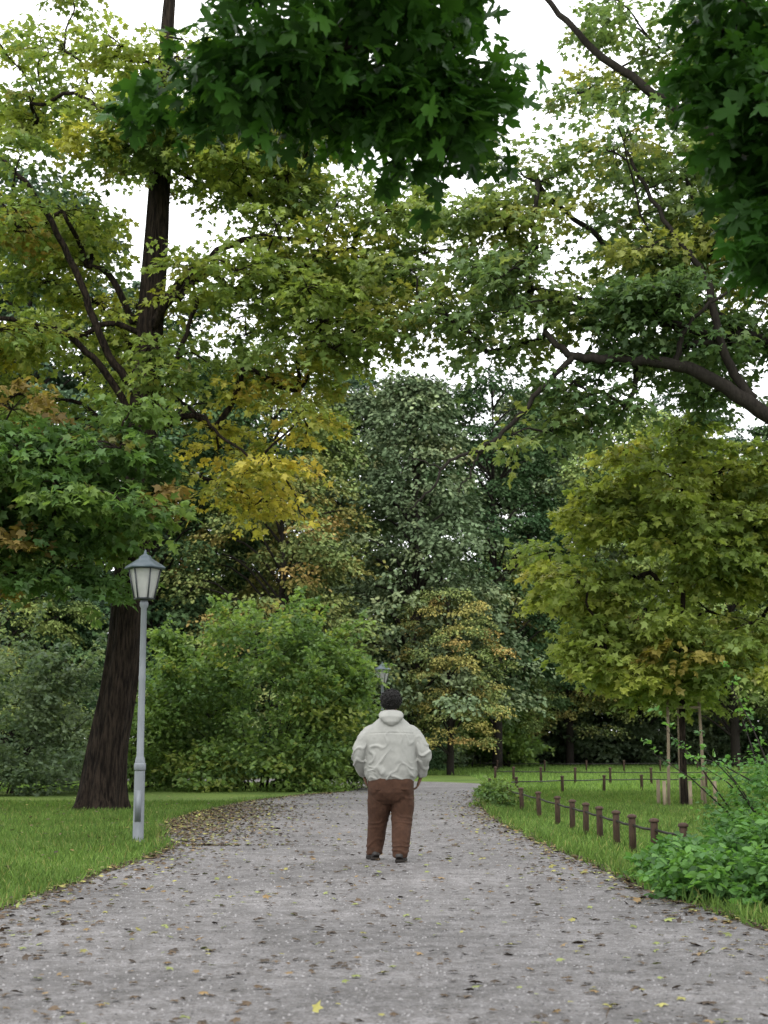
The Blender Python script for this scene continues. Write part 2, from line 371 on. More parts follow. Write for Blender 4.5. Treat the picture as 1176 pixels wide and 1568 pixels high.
bush('rose_shrub',(4.1,14.9),[(0,0,.45,.45,1.0,40),(.5,.5,.4,.4,1.1,24),(-.35,-.1,.3,.3,.6,16)],G_HERB,.06,70,nl=8,sp=8,br=.2,L=.3,whips=18)
bush('hedge_shrub',(4.4,78),[(0,0,3.2,2,3.4,70)],G_BUSH,.28,71,nl=12,sp=11,br=.8,L=.8)
bush('hedge_shrub',(1.5,74),[(0,0,2.2,2,2.2,50)],G_GREY,.25,72,nl=12,sp=11,br=.7,L=.7)
bush('hedge_shrub',(-2.5,66),[(0,0,3.0,2,3.0,60)],G_BUSH,.25,73,nl=12,sp=11,br=.7,L=.7)
bush('hedge_shrub',(13,86),[(0,0,5,1.5,2.2,60),(8,1,5,1.5,2.8,60),(-6,1,4,1.5,1.8,40)],G_GREY,.28,74,nl=12,sp=11,br=.8,L=.8)

# ---------------------------------------------------------------- forest behind
F_DK=[(.055,.105,.04,5),(.08,.135,.05,3),(.04,.085,.035,3)]  # forest palettes from here are lightened to stand in for distance haze
F_BLUE=[(.075,.13,.075,5),(.10,.155,.09,3)]
F_GREY=[(.13,.18,.09,5),(.095,.14,.07,4),(.19,.235,.11,2),(.22,.22,.09,.6)]
F_YG=[(.17,.24,.07,4),(.22,.28,.07,3),(.32,.31,.07,1)]
F_GOLD=[(.17,.23,.07,4),(.34,.30,.075,2.4),(.38,.25,.07,.9)]
forest=empty('forest')
def ftree_mesh(name,H,Rr,zb,shape,pal,seed,nb=170,leaf=.26,sp=15,nl=11,L=1.0):
    r=np.random.default_rng(seed)
    f=r.random(nb); z=zb+(H-zb)*f
    prof={'cone':(1-f)**.75*1.0+.08,'oval':np.sqrt(np.clip(1-((f-.42)/.62)**2,.03,1)),'dome':np.sqrt(np.clip(1-((f-.3)/.72)**2,.03,1))}[shape]
    a=r.uniform(0,2*np.pi,nb); lob=1+.2*np.sin(a*3+f*9+seed)+.1*np.sin(a*5-f*17)
    rad=Rr*prof*lob*r.random(nb)**.35
    B=np.stack([rad*np.cos(a),rad*np.sin(a),z],1)
    bc=pal_pick(pal,nb,r)*r.uniform(.8,1.2,(nb,1)); C=np.repeat(B,sp,0); d=unit(r.normal(0,1,(len(C),3))); off=d*.85*(r.random(len(C))**.5)[:,None]; off[:,2]*=.4
    C2=C+off; out=unit(C*np.array([1,1,0])+1e-6); D=unit(out+d*np.array([.7,.7,.2]))
    P,t,n,s,c=sprays(C2,D,L*r.uniform(.6,1.3,len(C)),nl,leaf,np.repeat(bc,sp,0)*.75+pal_pick(pal,len(C),r)*.25,r,.45,.5,.5)
    lm=leaf_mesh(name,P,t,n,s,T_simple,c,M_leafback)
    mb=MB(); mb.add(*tube(spline([(0,0,-.2),(.1,0,H*.3),(-.1,.1,H*.6),(0,0,H*.95)],14),np.linspace(.34,.05,14),10))
    for i in range(0,nb,3):
        b=B[i]; z0=max(zb*.6,b[2]-rad[i]*.7); mb.add(*tube(spline([(0,0,z0),b*[.5,.5,1]-[0,0,.2*(b[2]-z0)],b],6),np.linspace(.09,.025,6),4,cap=False))
    return lm,mb.mesh(name+'_wood',M_barkd)
V_=dict(
 grey=ftree_mesh('f_grey',17.5,4.4,2.5,'cone',F_GREY,101,nb=200,leaf=.23),
 dark=ftree_mesh('f_dark',24,5.5,4.0,'oval',F_DK,102,nb=200,leaf=.28),
 blue=ftree_mesh('f_blue',27,5.5,3,'oval',F_BLUE,103,nb=200,leaf=.28),
 yg=ftree_mesh('f_yg',20,5,3,'dome',F_YG,104,nb=180,leaf=.24),
 gold=ftree_mesh('f_gold',15,4.2,2.5,'oval',F_GOLD,105,nb=140,leaf=.22),
 low=ftree_mesh('f_low',9,4.5,.3,'dome',F_DK,106,nb=100))
def ft(kind,x,y,s=1,rot=None):
    lm,wm=V_[kind]
    for nm,me in (('crown',lm),('trunk',wm)):
        o=obj(nm,me,forest,(x,y,0)); o.scale=(s,s,s*1.0); o.rotation_euler=(0,0,rot if rot is not None else (x*12.9+y*7.3)%6.28)
for k,x,y,s in (('grey',1.3,62,1.0),('gold',-4.2,57,.85),('yg',-5.5,67,1.0),('dark',5.8,74,.85),('gold',2.7,59,.5),('grey',-1.5,72,1.1),('yg',6.8,80,.6),
                ('blue',-14.5,56,.9),('dark',-10,60,.85),('blue',-19,60,1.0),('yg',-13.5,50,.55),('low',-12,52,.7),('low',-6.5,56,.6),
                ('grey',9.5,90,1.35),('dark',3.5,92,1.0),('yg',15.5,88,1.1),('yg',12.5,96,1.1),('blue',20,92,.9),('dark',26,84,.9),('yg',19,78,.85),
                ('gold',10.8,84,.8),('dark',30,95,1.0),('blue',-3,95,1.0),('dark',-9,88,1.0),('yg',-16,80,1.1),('dark',-24,75,1.1),('blue',-28,66,1.1),
                ('dark',14,108,1.05),('blue',24,110,1.0),('dark',-14,102,1.1),('dark',34,78,1.0),
                ('low',8,97,1),('low',14,99,1.1),('low',20,100,1.1),('low',2,97,1.1),('low',-4,90,1.1),('low',-11,85,1.1),('low',26,97,1.1),('low',-19,72,1.1),('low',-25,64,1.1),
                ('low',32,100,1.2),('low',11,110,1.3),('low',19,112,1.4),('low',3,112,1.4),('low',-6,105,1.4),('low',28,112,1.4),('low',-15,60,.8),('low',-9,64,.8),
                ('low',9,90,.4),('low',13.5,92,.45),('low',17,93,.5),('low',22,88,.45),('low',6,88,.4),('low',-1,80,.5),('low',1.5,68,.28)):
    ft(k,x,y,s)

# ---------------------------------------------------------------- ground, lawn, path
LE=np.array([(-3.1,-12),(-3.0,2),(-2.8,10.5),(-2.68,13),(-2.5,15.5),(-2.45,17),(-2.85,19),(-3.4,22.8),(-3.3,26),(-2.9,31),(-2,35),(-1.0,37.8),(-.7,40),(-.9,43.5),(-4.5,47.3),(-12,49.5),(-40,52)],float)
RE=np.array([(2.9,-12),(2.7,5),(2.47,9.5),(2.19,12),(2.06,14.8),(1.86,19.5),(1.78,24.5),(1.93,29),(2.3,34),(2.9,38),(3.4,41.5),(3.2,45),(.5,49),(-4,52),(-12,54.5),(-25,56.5),(-40,57.5)],float)
def lx(y): return np.interp(y,LE[:13,1],LE[:13,0])
def rx_(y): return np.interp(y,RE[:12,1],RE[:12,0])
def gmat():
    m,nt,N,L=new_mat('lawn_ground'); out=N.new('ShaderNodeOutputMaterial'); p=N.new('ShaderNodeBsdfPrincipled')
    tc=N.new('ShaderNodeTexCoord'); n1=N.new('ShaderNodeTexNoise'); n1.inputs['Scale'].default_value=.35; n1.inputs['Detail'].default_value=5
    n2=N.new('ShaderNodeTexNoise'); n2.inputs['Scale'].default_value=22; n2.inputs['Detail'].default_value=6
    L.new(tc.outputs['Object'],n1.inputs[0]); L.new(tc.outputs['Object'],n2.inputs[0])
    c1=N.new('ShaderNodeValToRGB'); c1.color_ramp.elements[0].color=(.085,.14,.035,1); c1.color_ramp.elements[1].color=(.15,.215,.05,1)
    c1.color_ramp.elements[0].position=.35; c1.color_ramp.elements[1].position=.65
    c2=N.new('ShaderNodeValToRGB'); c2.color_ramp.elements[0].color=(.45,.45,.45,1); c2.color_ramp.elements[1].color=(1.15,1.15,1.1,1)
    c2.color_ramp.elements[0].position=.35; c2.color_ramp.elements[1].position=.65
    L.new(n1.outputs[0],c1.inputs[0]); L.new(n2.outputs[0],c2.inputs[0])
    mx=N.new('ShaderNodeMix'); mx.data_type='RGBA'; mx.blend_type='MULTIPLY'; mx.inputs['Factor'].default_value=1
    L.new(c1.outputs[0],mx.inputs[6]); L.new(c2.outputs[0],mx.inputs[7]); 
    sp=N.new('ShaderNodeSeparateXYZ'); L.new(tc.outputs['Object'],sp.inputs[0])
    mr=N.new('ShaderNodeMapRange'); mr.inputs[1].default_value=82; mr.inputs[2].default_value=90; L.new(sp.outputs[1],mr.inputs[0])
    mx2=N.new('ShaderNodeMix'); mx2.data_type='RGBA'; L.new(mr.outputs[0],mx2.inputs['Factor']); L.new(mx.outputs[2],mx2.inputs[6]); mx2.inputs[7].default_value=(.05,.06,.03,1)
    L.new(mx2.outputs[2],p.inputs['Base Color']); p.inputs['Roughness'].default_value=.9; p.inputs['Specular IOR Level'].default_value=.1
    b=N.new('ShaderNodeBump'); b.inputs['Strength'].default_value=.8; b.inputs['Distance'].default_value=.04; L.new(n2.outputs[0],b.inputs['Height']); L.new(b.outputs[0],p.inputs['Normal'])
    L.new(p.outputs[0],out.inputs[0]); return m
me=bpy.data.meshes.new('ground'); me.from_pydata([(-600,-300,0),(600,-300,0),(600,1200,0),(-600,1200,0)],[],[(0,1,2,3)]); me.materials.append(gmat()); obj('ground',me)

def pathmat():
    m,nt,N,L=new_mat('gravel_path'); out=N.new('ShaderNodeOutputMaterial'); p=N.new('ShaderNodeBsdfPrincipled')
    tc=N.new('ShaderNodeTexCoord')
    def noise(s,d=6,r=.6):
        n=N.new('ShaderNodeTexNoise'); n.inputs['Scale'].default_value=s; n.inputs['Detail'].default_value=d; n.inputs['Roughness'].default_value=r; L.new(tc.outputs['Object'],n.inputs['Vector']); return n
    def ramp(src,a,ca,b,cb):
        c=N.new('ShaderNodeValToRGB'); c.color_ramp.elements[0].position=a; c.color_ramp.elements[1].position=b
        c.color_ramp.elements[0].color=(*ca,1); c.color_ramp.elements[1].color=(*cb,1); L.new(src,c.inputs[0]); return c
    def mul(a,b,f=1):
        x=N.new('ShaderNodeMix'); x.data_type='RGBA'; x.blend_type='MULTIPLY'; x.inputs['Factor'].default_value=f; L.new(a,x.inputs[6]); L.new(b,x.inputs[7]); return x.outputs[2]
    big=ramp(noise(.6,6,.65).outputs[0],.36,(.130,.124,.126),.66,(.225,.216,.22))
    med=ramp(noise(5,9,.78).outputs[0],.40,(.60,.59,.57),.60,(1.12,1.12,1.12))
    v=N.new('ShaderNodeTexVoronoi'); v.inputs['Scale'].default_value=85; L.new(tc.outputs['Object'],v.inputs['Vector'])
    sep=N.new('ShaderNodeSeparateColor'); L.new(v.outputs['Color'],sep.inputs[0])
    fine=ramp(sep.outputs[0],.0,(.65,.64,.63),1,(1.3,1.3,1.3))
    dirt=ramp(noise(38,5,.8).outputs[0],.38,(.55,.5,.45),.5,(1,1,1))
    c=mul(mul(mul(big.outputs[0],med.outputs[0]),fine.outputs[0]),dirt.outputs[0],.8)
    L.new(c,p.inputs['Base Color'])
    p.inputs['Roughness'].default_value=.7; p.inputs['Specular IOR Level'].default_value=.4
    b=N.new('ShaderNodeBump'); b.inputs['Strength'].default_value=.6; b.inputs['Distance'].default_value=.009; L.new(v.outputs['Distance'],b.inputs['Height'])
    b2=N.new('ShaderNodeBump'); b2.inputs['Strength'].default_value=.6; b2.inputs['Distance'].default_value=.03; n=noise(9,7,.7); L.new(n.outputs[0],b2.inputs['Height']); L.new(b.outputs[0],b2.inputs['Normal'])
    L.new(b2.outputs[0],p.inputs['Normal']); L.new(p.outputs[0],out.inputs[0]); return m
def resample(E,n):
    S=spline(np.c_[E,np.zeros(len(E))],600); ds=np.concatenate([[0],np.cumsum(np.linalg.norm(np.diff(S,axis=0),axis=1))]); t=np.linspace(0,ds[-1],n)
    return np.stack([np.interp(t,ds,S[:,0]),np.interp(t,ds,S[:,1])],1)
A=resample(LE,500); Bq=resample(RE,500)
def strip(name,A,B,z,mat,j=.04):
    n=len(A); r=np.random.default_rng(3)
    A=A.copy();B=B.copy()
    ja=np.convolve(r.normal(0,1,n+4),np.ones(3)/3,'same')[:n]*j; jb=np.convolve(r.normal(0,1,n+4),np.ones(3)/3,'same')[:n]*j
    A[:,0]+=ja; B[:,0]+=jb
    rows=[]
    for f in np.linspace(0,1,7): rows.append(np.c_[A*(1-f)+B*f,np.full(n,z)])
    V=np.concatenate(rows); F=[]
    for k in range(6):
        for i in range(n-1): F.append([k*n+i,(k+1)*n+i,(k+1)*n+i+1,k*n+i+1])
    mb=MB(); mb.add(V,F); return obj(name,mb.mesh(name,mat,False))
M_verge=noisy_mat('verge_soil',(.035,.028,.018),(.10,.08,.055),14,.95,.8,bdist=.03)
va=A.copy(); va[:,0]-=.16; va[:,1]-=.05; vb=Bq.copy(); vb[:,0]+=.14; vb[:,1]+=.05
strip('verge_soil',va,vb,.004,M_verge,.10)
strip('gravel_path',A,Bq,.010,pathmat(),.06)

# grass blades -------------------------------------------------------------
def grass(name,n,xr,yr,inside,h,w,seed,pal):
    r=np.random.default_rng(seed); x=r.uniform(*xr,n); y=yr[0]+(yr[1]-yr[0])*r.random(n)**1.5
    k=inside(x,y); x=x[k];y=y[k];n=len(x)
    tip=np.stack([r.normal(0,.45,n),r.normal(0,.45,n),np.ones(n)],1); nrm=r.normal(0,1,(n,3))
    clump=.5+.5*np.sin(x*2.3+np.sin(y*1.7)*2)*np.cos(y*1.1+x)
    s=h*r.uniform(.5,1.3,n)*(.75+.5*clump)
    patch=.84+.32*(.5+.5*np.sin(x*.9+1.7*np.sin(y*.45))*np.cos(y*.6-x*.3))
    c=pal_pick(pal,n,r)*r.uniform(.75,1.25,(n,1))*patch[:,None]
    T=(T_blade[0]*np.array([w,1,1]),T_blade[1])
    return leaf_mesh(name,np.stack([x,y,np.zeros(n)],1),tip,nrm,s,T,c,M_grassb)
PG=[(.085,.155,.03,5),(.12,.20,.04,4),(.06,.11,.025,3),(.20,.21,.07,.9)]
PF=[(.13,.23,.045,5),(.17,.28,.055,4),(.09,.17,.04,2)]  # far lawn greens lightened, standing in for brighter light on the open meadow
g=empty('grass')
obj('lawn_left_blades',grass('g1',110000,(-9,-2.3),(9,31),lambda x,y:x<lx(y)-.06-.10*np.sin(y*3)**2,.075,1.0,1,PG),g)
obj('lawn_right_blades',grass('g2',110000,(1.7,9.5),(10,38),lambda x,y:x>rx_(y)+.08+.08*np.sin(y*2.7)**2,.08,1.0,2,PG),g)
obj('far_lawn_blades',grass('g3',90000,(-14,24),(38,86),lambda x,y:((x>rx_(np.minimum(y,44))+.1)|(y>58.5)|((x<-1.4)&(x>-14)&(y<44)))&~((y>45)&(y<58.5)&(x<1.5)),.12,1.3,4,PF),g)
obj('verge_tufts',grass('g4',9000,(-3.9,-2.2),(9,34),lambda x,y:np.abs(x-lx(y)+.12)<.13,.12,.7,5,PG),g)
obj('verge_tufts_right',grass('g5',12000,(1.6,3.2),(9,38),lambda x,y:np.abs(x-rx_(y)-.12)<.13,.14,.7,6,PG),g)

# fallen leaves ------------------------------------------------------------
def litter():
    r=np.random.default_rng(77); P=[]
    def put(n,f): P.append(f(n))
    def on_path(n):
        y=5+33*r.random(n)**1.6; l=lx(y);q=rx_(y); return np.stack([l+(q-l)*r.random(n),y],1)
    def ledge(n):
        y=r.uniform(8,37,n); return np.stack([lx(y)+r.exponential(.28,n)-.12,y],1)
    def redge(n):
        y=r.uniform(8,37,n); return np.stack([rx_(y)-r.exponential(.22,n)+.12,y],1)
    def patch(n):
        y=r.normal(24,3.4,n); y=np.clip(y,17.5,33); return np.stack([lx(y)+np.abs(r.normal(0,.8,n))-.1,y],1)
    def lawn(n):
        y=r.uniform(10,34,n); return np.stack([lx(y)-r.random(n)*5,y],1)
    put(3000,on_path);put(3000,ledge);put(2800,redge);put(6000,patch);put(450,lawn)
    Q=np.concatenate(P); n=len(Q)
    z=np.full(n,.018)+r.random(n)*.012; z[-450:]+=.05
    pal=[(.10,.065,.035,5),(.06,.042,.028,4),(.28,.26,.06,1.6),(.20,.23,.06,1.6),(.22,.14,.05,1.5)]
    c=pal_pick(pal,n,r)*r.uniform(.7,1.3,(n,1))
    tip=np.c_[r.normal(0,1,(n,2)),r.normal(0,.12,n)]; nrm=np.c_[r.normal(0,.22,(n,2)),np.ones(n)]
    s=r.uniform(.028,.065,n)*np.where(r.random(n)<.10,1.5,1)
    obj('fallen_leaves',leaf_mesh('fallen_leaves',np.c_[Q,z],tip,nrm,s,T_lobe,c,M_litter))
    n=22000; y=5.5+24*r.random(n)**1.8; l=lx(y);q=rx_(y); x=l+(q-l)*r.random(n)
    T=(np.array([[-.5,-.4,0],[.5,-.35,0],[.45,.5,0],[-.4,.45,0],[-.25,-.2,.5],[.3,-.2,.45],[.2,.3,.55],[-.2,.2,.45]]),[[0,1,5,4],[1,2,6,5],[2,3,7,6],[3,0,4,7],[4,5,6,7]])
    c=np.array([.20,.192,.193])*r.uniform(.4,1.6,(n,1))
    obj('loose_gravel',leaf_mesh('loose_gravel',np.c_[x,y,np.full(n,.009)],np.c_[r.normal(0,1,(n,2)),np.zeros(n)],np.tile([0,0,1.],(n,1)),r.uniform(.005,.016,n),T,c,M_litter))
litter()

# ---------------------------------------------------------------- low fences
M_post=noisy_mat('fence_post_wood',(.035,.022,.016),(.08,.05,.035),20,.85,.4,(1,1,.4))
M_iron=noisy_mat('fence_iron',(.02,.02,.02),(.05,.045,.04),30,.5,.2,metallic=.6)
def low_fence(pts,n,h=.42):
    root=empty('low_fence'); S=spline([(x,y,0) for x,y in pts],n); mb=MB(); rr=MB()
    for p in S:
        a=rng.normal(0,.012,2)
        mb.add(*tube([(p[0],p[1],-.1),(p[0]+a[0],p[1]+a[1],h*.9),(p[0]+a[0],p[1]+a[1],h*.93)],[.042,.04,.04],10))
        mb.add(*tube([(p[0]+a[0],p[1]+a[1],h*.93),(p[0]+a[0],p[1]+a[1],h*.95),(p[0]+a[0],p[1]+a[1],h*1.0),(p[0]+a[0],p[1]+a[1],h*1.03)],[.052,.056,.05,.02],10))
    for a,b in zip(S[:-1],S[1:]):
        m=(a+b)/2; rr.add(*tube([a+[0,0,h*.74],m+[0,0,h*.71],b+[0,0,h*.74]],[.014]*3,6))
    obj('posts',mb.mesh('posts',M_post),root); obj('rails',rr.mesh('rails',M_iron),root)
low_fence([(3.0,14.6),(2.84,15.9),(2.78,17.1),(2.75,18.7),(2.72,20.3),(2.66,22),(2.6,25),(2.5,28),(2.45,30)],12)
low_fence([(2.45,30),(2.6,34.5),(5.2,37.5),(8,38.5),(14,38)],10)
low_fence([(3.6,47),(6,45.5),(10,45),(18,46)],10,.5)
low_fence([(0,72),(8,66),(16,68),(26,70)],14,.5)
low_fence([(-16,45),(-10,44.5),(-6.5,44)],6,.7)
low_fence([(-16,60),(-8,59),(-1.5,57)],8,.7)

# ---------------------------------------------------------------- street lamps
M_steel=noisy_mat('galvanised_steel',(.13,.145,.16),(.20,.215,.235),7,.55,.08,(1,1,.4),spec=.5,metallic=.35)
M_cap=noisy_mat('lantern_roof_paint',(.03,.05,.06),(.055,.075,.09),10,.4,.05,spec=.5,metallic=.2)
M_frame=noisy_mat('lantern_frame',(.03,.035,.04),(.05,.055,.06),10,.5,.05)
def glassmat():
    m,nt,N,L=new_mat('frosted_lantern_glass'); out=N.new('ShaderNodeOutputMaterial'); p=N.new('ShaderNodeBsdfPrincipled')
    p.inputs['Roughness'].default_value=.25
    t=N.new('ShaderNodeBsdfTranslucent'); t.inputs[0].default_value=(.8,.8,.78,1); ms=N.new('ShaderNodeMixShader'); ms.inputs[0].default_value=.4
    n=N.new('ShaderNodeTexNoise'); n.inputs['Scale'].default_value=6; cr=N.new('ShaderNodeValToRGB'); cr.color_ramp.elements[0].color=(.34,.35,.35,1); cr.color_ramp.elements[1].color=(.6,.6,.58,1)
    L.new(n.outputs[0],cr.inputs[0]); L.new(cr.outputs[0],p.inputs['Base Color'])
    L.new(p.outputs[0],ms.inputs[1]); L.new(t.outputs[0],ms.inputs[2]); L.new(ms.outputs[0],out.inputs[0]); return m
M_glass=glassmat()
def lamp(x,y,lean=0):
    root=empty('street_lamp',(x,y,0)); root.rotation_euler=(0,lean,0)
    zs=[-.1,0,.03,.06,.9,.98,1.04,1.07,2.0,2.05,2.1,2.93,2.96,3.0,3.04]
    rs=[.085,.085,.078,.070,.066,.066,.055,.046,.043,.047,.042,.038,.055,.055,.045]
    mb=MB(); mb.add(*tube([(0,0,z) for z in zs],rs,20)); mb.add(*tube([(0,0,.88),(0,0,.9),(0,0,.96),(0,0,.98)],[.067,.075,.075,.067],20)); 
    mb.add(*box((0,-.066,.45),(.075,.012,.38)))
    obj('post',mb.mesh('lamp_post',M_steel),root)
    S=6; z0,z1=3.04,3.44; r0,r1=.125,.205
    def ring(r,z,s=S,ph=R(0)): return [(r*math.cos(ph+i*2*math.pi/s),r*math.sin(ph+i*2*math.pi/s),z) for i in range(s)]
    g=MB(); V=ring(r0-.006,z0+.02)+ring(r1-.006,z1-.005); g.add(V,[[i,(i+1)%S,S+(i+1)%S,S+i] for i in range(S)]); obj('lantern_glass',g.mesh('lantern_glass',M_glass,False),root)
    f=MB()
    for a,b in zip(ring(r0,z0),ring(r1,z1)): f.add(*tube([a,b],[.010,.010],6))
    for r,z,w in ((r0,z0+.012,.012),(r1,z1,.012)):
        q=ring(r,z)
        for i in range(S): f.add(*tube([q[i],q[(i+1)%S]],[w,w],6))
    f.add(ring(r0,z0),[list(range(S))[::-1]]); f.add(*tube([(0,0,z0),(0,0,z0+.12)],[.03,.03],10))
    obj('lantern_frame',f.mesh('lantern_frame',M_frame,False),root)
    c=MB(); prof=[(.20,3.435),(.262,3.435),(.264,3.455),(.245,3.475),(.165,3.525),(.085,3.575),(.075,3.60),(.05,3.615),(.022,3.63),(.018,3.66),(.004,3.69)]
    V=[];F=[]
    for r,z in prof: V+=ring(r,z,S)
    for k in range(len(prof)-1):
        for i in range(S): F.append([k*S+i,k*S+(i+1)%S,(k+1)*S+(i+1)%S,(k+1)*S+i])
    F.append(list(range(S))[::-1]); c.add(V,F); obj('lantern_roof',c.mesh('lantern_roof',M_cap,False),root)
lamp(-3.07,18.2,R(-.1)); lamp(-.05,43.2)

# ---------------------------------------------------------------- man seen from behind
man=empty('man',(.075,15.2,.012))
def remeshed(name,mb,voxel,mat,disp=None,smooth=4):
    me=mb.mesh(name,mat); o=obj('tmp',me)
    r=o.modifiers.new('r','REMESH'); r.mode='VOXEL'; r.voxel_size=voxel; r.use_smooth_shade=True
    s=o.modifiers.new('s','SMOOTH'); s.iterations=smooth; s.factor=.6
    dg=bpy.context.evaluated_depsgraph_get(); dg.update()
    m2=bpy.data.meshes.new_from_object(o.evaluated_get(dg)); bpy.data.objects.remove(o)
    if disp:
        n=len(m2.vertices); co=np.empty(n*3); m2.vertices.foreach_get('co',co); co=co.reshape(-1,3)
        no=np.empty(n*3); m2.vertices.foreach_get('normal',no); no=no.reshape(-1,3)
        d=np.array([disp(c) for c in co]); co=co+no*d[:,None]; m2.vertices.foreach_set('co',co.ravel()); m2.update()
    m2.materials.clear(); m2.materials.append(mat)
    m2.polygons.foreach_set('use_smooth',np.ones(len(m2.polygons),bool))
    return obj(name,m2,man)
def fabric(name,c1,c2,sc,rough=.8):
    return noisy_mat(name,c1,c2,sc,rough,.25,bdist=.004,spec=.25)
M_jack=fabric('jacket_fabric',(.235,.237,.222),(.30,.30,.28),9,.7)
M_trou=fabric('corduroy_trousers',(.038,.018,.011),(.064,.031,.018),25,.9)
M_skin=noisy_mat('skin',(.10,.05,.03),(.14,.075,.045),20,.5,.1,bdist=.002)
M_hair=noisy_mat('black_hair',(.004,.004,.004),(.014,.012,.011),60,.6,.6,bdist=.005)
M_shoe=noisy_mat('shoe_leather',(.010,.009,.009),(.03,.025,.022),20,.5,.2,bdist=.003)
M_sole=noisy_mat('shoe_sole',(.015,.013,.012),(.035,.03,.026),20,.8,.2,bdist=.003,spec=.1)
j=MB()
prof=[(.805,.225,.165,0),(.80,.250,.188,.0),(.83,.256,.192,.005),(.87,.275,.21,.01),(.95,.288,.222,.02),(1.05,.29,.225,.02),(1.15,.287,.215,.01),(1.25,.278,.20,0),(1.32,.262,.185,-.005),
      (1.37,.235,.165,-.01),(1.42,.185,.14,-.012),(1.46,.135,.115,-.01),(1.50,.10,.10,0),(1.53,.08,.088,.005)]
j.add(*tube([(0,p[3],p[0]) for p in prof],[p[1] for p in prof],32,[p[2] for p in prof],power=.92))
for sgn,el,wr in ((-1,(-.330,-.045,1.10),(-.30,.10,.895)),(1,(.335,-.04,1.10),(.325,.07,.88))):
    S=spline([(sgn*.11,-.005,1.35),(sgn*.205,-.010,1.315),(sgn*.280,-.028,1.225),el,(el[0]*.99,el[1]+.055,.99),wr],24)
    rr=np.interp(np.linspace(0,1,24),[0,.18,.36,.58,.75,.93,1],[.055,.086,.088,.075,.068,.054,.048])
    j.add(*tube(S,rr,18))
    j.add(*tube([S[-3],S[-2],S[-1],S[-1]+(S[-1]-S[-2])*.8],[.053,.051,.049,.046],18))
ang=np.linspace(R(20),R(-200),18)
j.add(*tube([(.10*math.cos(a),.02+.10*math.sin(a),1.505+(.012 if math.sin(a)<0 else -.02*math.sin(a))) for a in ang],np.interp(np.linspace(0,1,18),[0,.5,1],[.024,.034,.024]),10,ref=(0,0,1)))
j.add(*tube([(0,-.085,1.535),(0,-.118,1.505),(0,-.145,1.465),(0,-.160,1.42),(0,-.162,1.39)],[.095,.135,.125,.08,.03],20,[.03,.05,.055,.045,.025],ref=(0,1,0)))
def jd(c):
    x,y,z=c; v=Vector((x,y,z)); n1=mnoise.noise(v*7); n2=mnoise.noise(v*14+Vector((5,1,2)))
    d=.003*n2
    ax=abs(x)
    if ax<.25:
        fd=min(1,(.25-ax)/.03)
        w=math.sin(48*(z*.7+ax*.85)+7*n1+ (2 if x>0 else 0)); d+=fd*.013*max(0,w)**1.5*min(1,max(0,(1.36-z)/.15))*(.35+1.1*mnoise.noise(v*4+Vector((9,0,0)))+.3)
        w2=math.sin(60*z+9*n1+5*x); d+=fd*.008*max(0,w2)**2*math.exp(-((z-.95)/.06)**2)
        d+=.005*math.sin(38*x+7*n1)*math.exp(-((z-.89)/.035)**2)
        if y<0: d-=.005*math.exp(-((z-1.315+.15*ax*ax)/.006)**2)*fd
    else:
        w=math.sin(62*z+24*ax+9*n1); d+=.013*max(0,w)**1.5*(math.exp(-((z-1.08)/.12)**2)+.35)*min(1,(ax-.25)/.02)
    d-=.008/(1+math.exp((z-.838)/.003))
    return d
remeshed('jacket',j,.007,M_jack,jd,3)
t=MB()
t.add(*tube([(0,.0,.58),(0,0,.63),(0,-.005,.71),(0,-.005,.80),(0,0,.88)],[.12,.20,.238,.243,.23],28,[.10,.15,.185,.185,.175],power=.9))
for pts in ([(-.115,.0,.76),(-.122,.04,.60),(-.135,.10,.44),(-.155,.14,.26),(-.172,.15,.10),(-.172,.15,.055)],
            [(.115,.0,.76),(.118,.0,.60),(.112,.0,.44),(.103,-.08,.26),(.092,-.135,.10),(.09,-.137,.05)]):
    S=spline(pts,24); ra=np.interp(np.linspace(0,1,24),[0,.25,.5,.75,.95,1],[.126,.124,.102,.086,.080,.078])
    t.add(*tube(S,ra,20,ra*1.05))
def td(c):
    x,y,z=c; v=Vector((x,y,z)); n1=mnoise.noise(v*6)
    d=.003*mnoise.noise(v*12)
    d+=.010*max(0,math.sin(80*z+30*abs(x-.1)+8*n1))**1.5*math.exp(-((z-.13)/.08)**2)
    d+=.006*max(0,math.sin(60*z+35*abs(x)+9*n1))**1.5*math.exp(-((z-.43)/.10)**2)
    d+=.006*max(0,math.sin(50*z-35*abs(x)+6*n1))**2*math.exp(-((z-.66)/.08)**2)
    d+=.003*math.sin(40*x+3*n1)
    if abs(x)<.02 and z>.55 and y<0: d-=.006*(1-abs(x)/.02)
    return d
remeshed('trousers',t,.008,M_trou,td,3)
pk=MB()
for sx in (-.13,.13): pk.add(*box((sx,-.172,.735),(.12,.012,.010)))
obj('pocket_seams',pk.mesh('pocket_seams',M_trou),man)
h=MB()
h.add(*tube([(0,.01,1.46),(0,.012,1.53),(0,.018,1.57)],[.062,.060,.062],20,[.066,.064,.068]))
hz=[1.545,1.56,1.585,1.61,1.64,1.67,1.70,1.72,1.735]; hr=[.03,.052,.064,.071,.076,.077,.068,.05,.02]; hy=[.045,.07,.084,.09,.094,.095,.085,.06,.025]; hc=[.05,.04,.032,.026,.02,.015,.012,.01,.01]
h.add(*tube([(0,c,z) for z,c in zip(hz,hc)],hr,24,hy))
h.add(*tube([(0,.105,1.665),(0,.118,1.64),(0,.130,1.618),(0,.112,1.606)],[.008,.012,.018,.014],10,[.01,.012,.014,.01]))
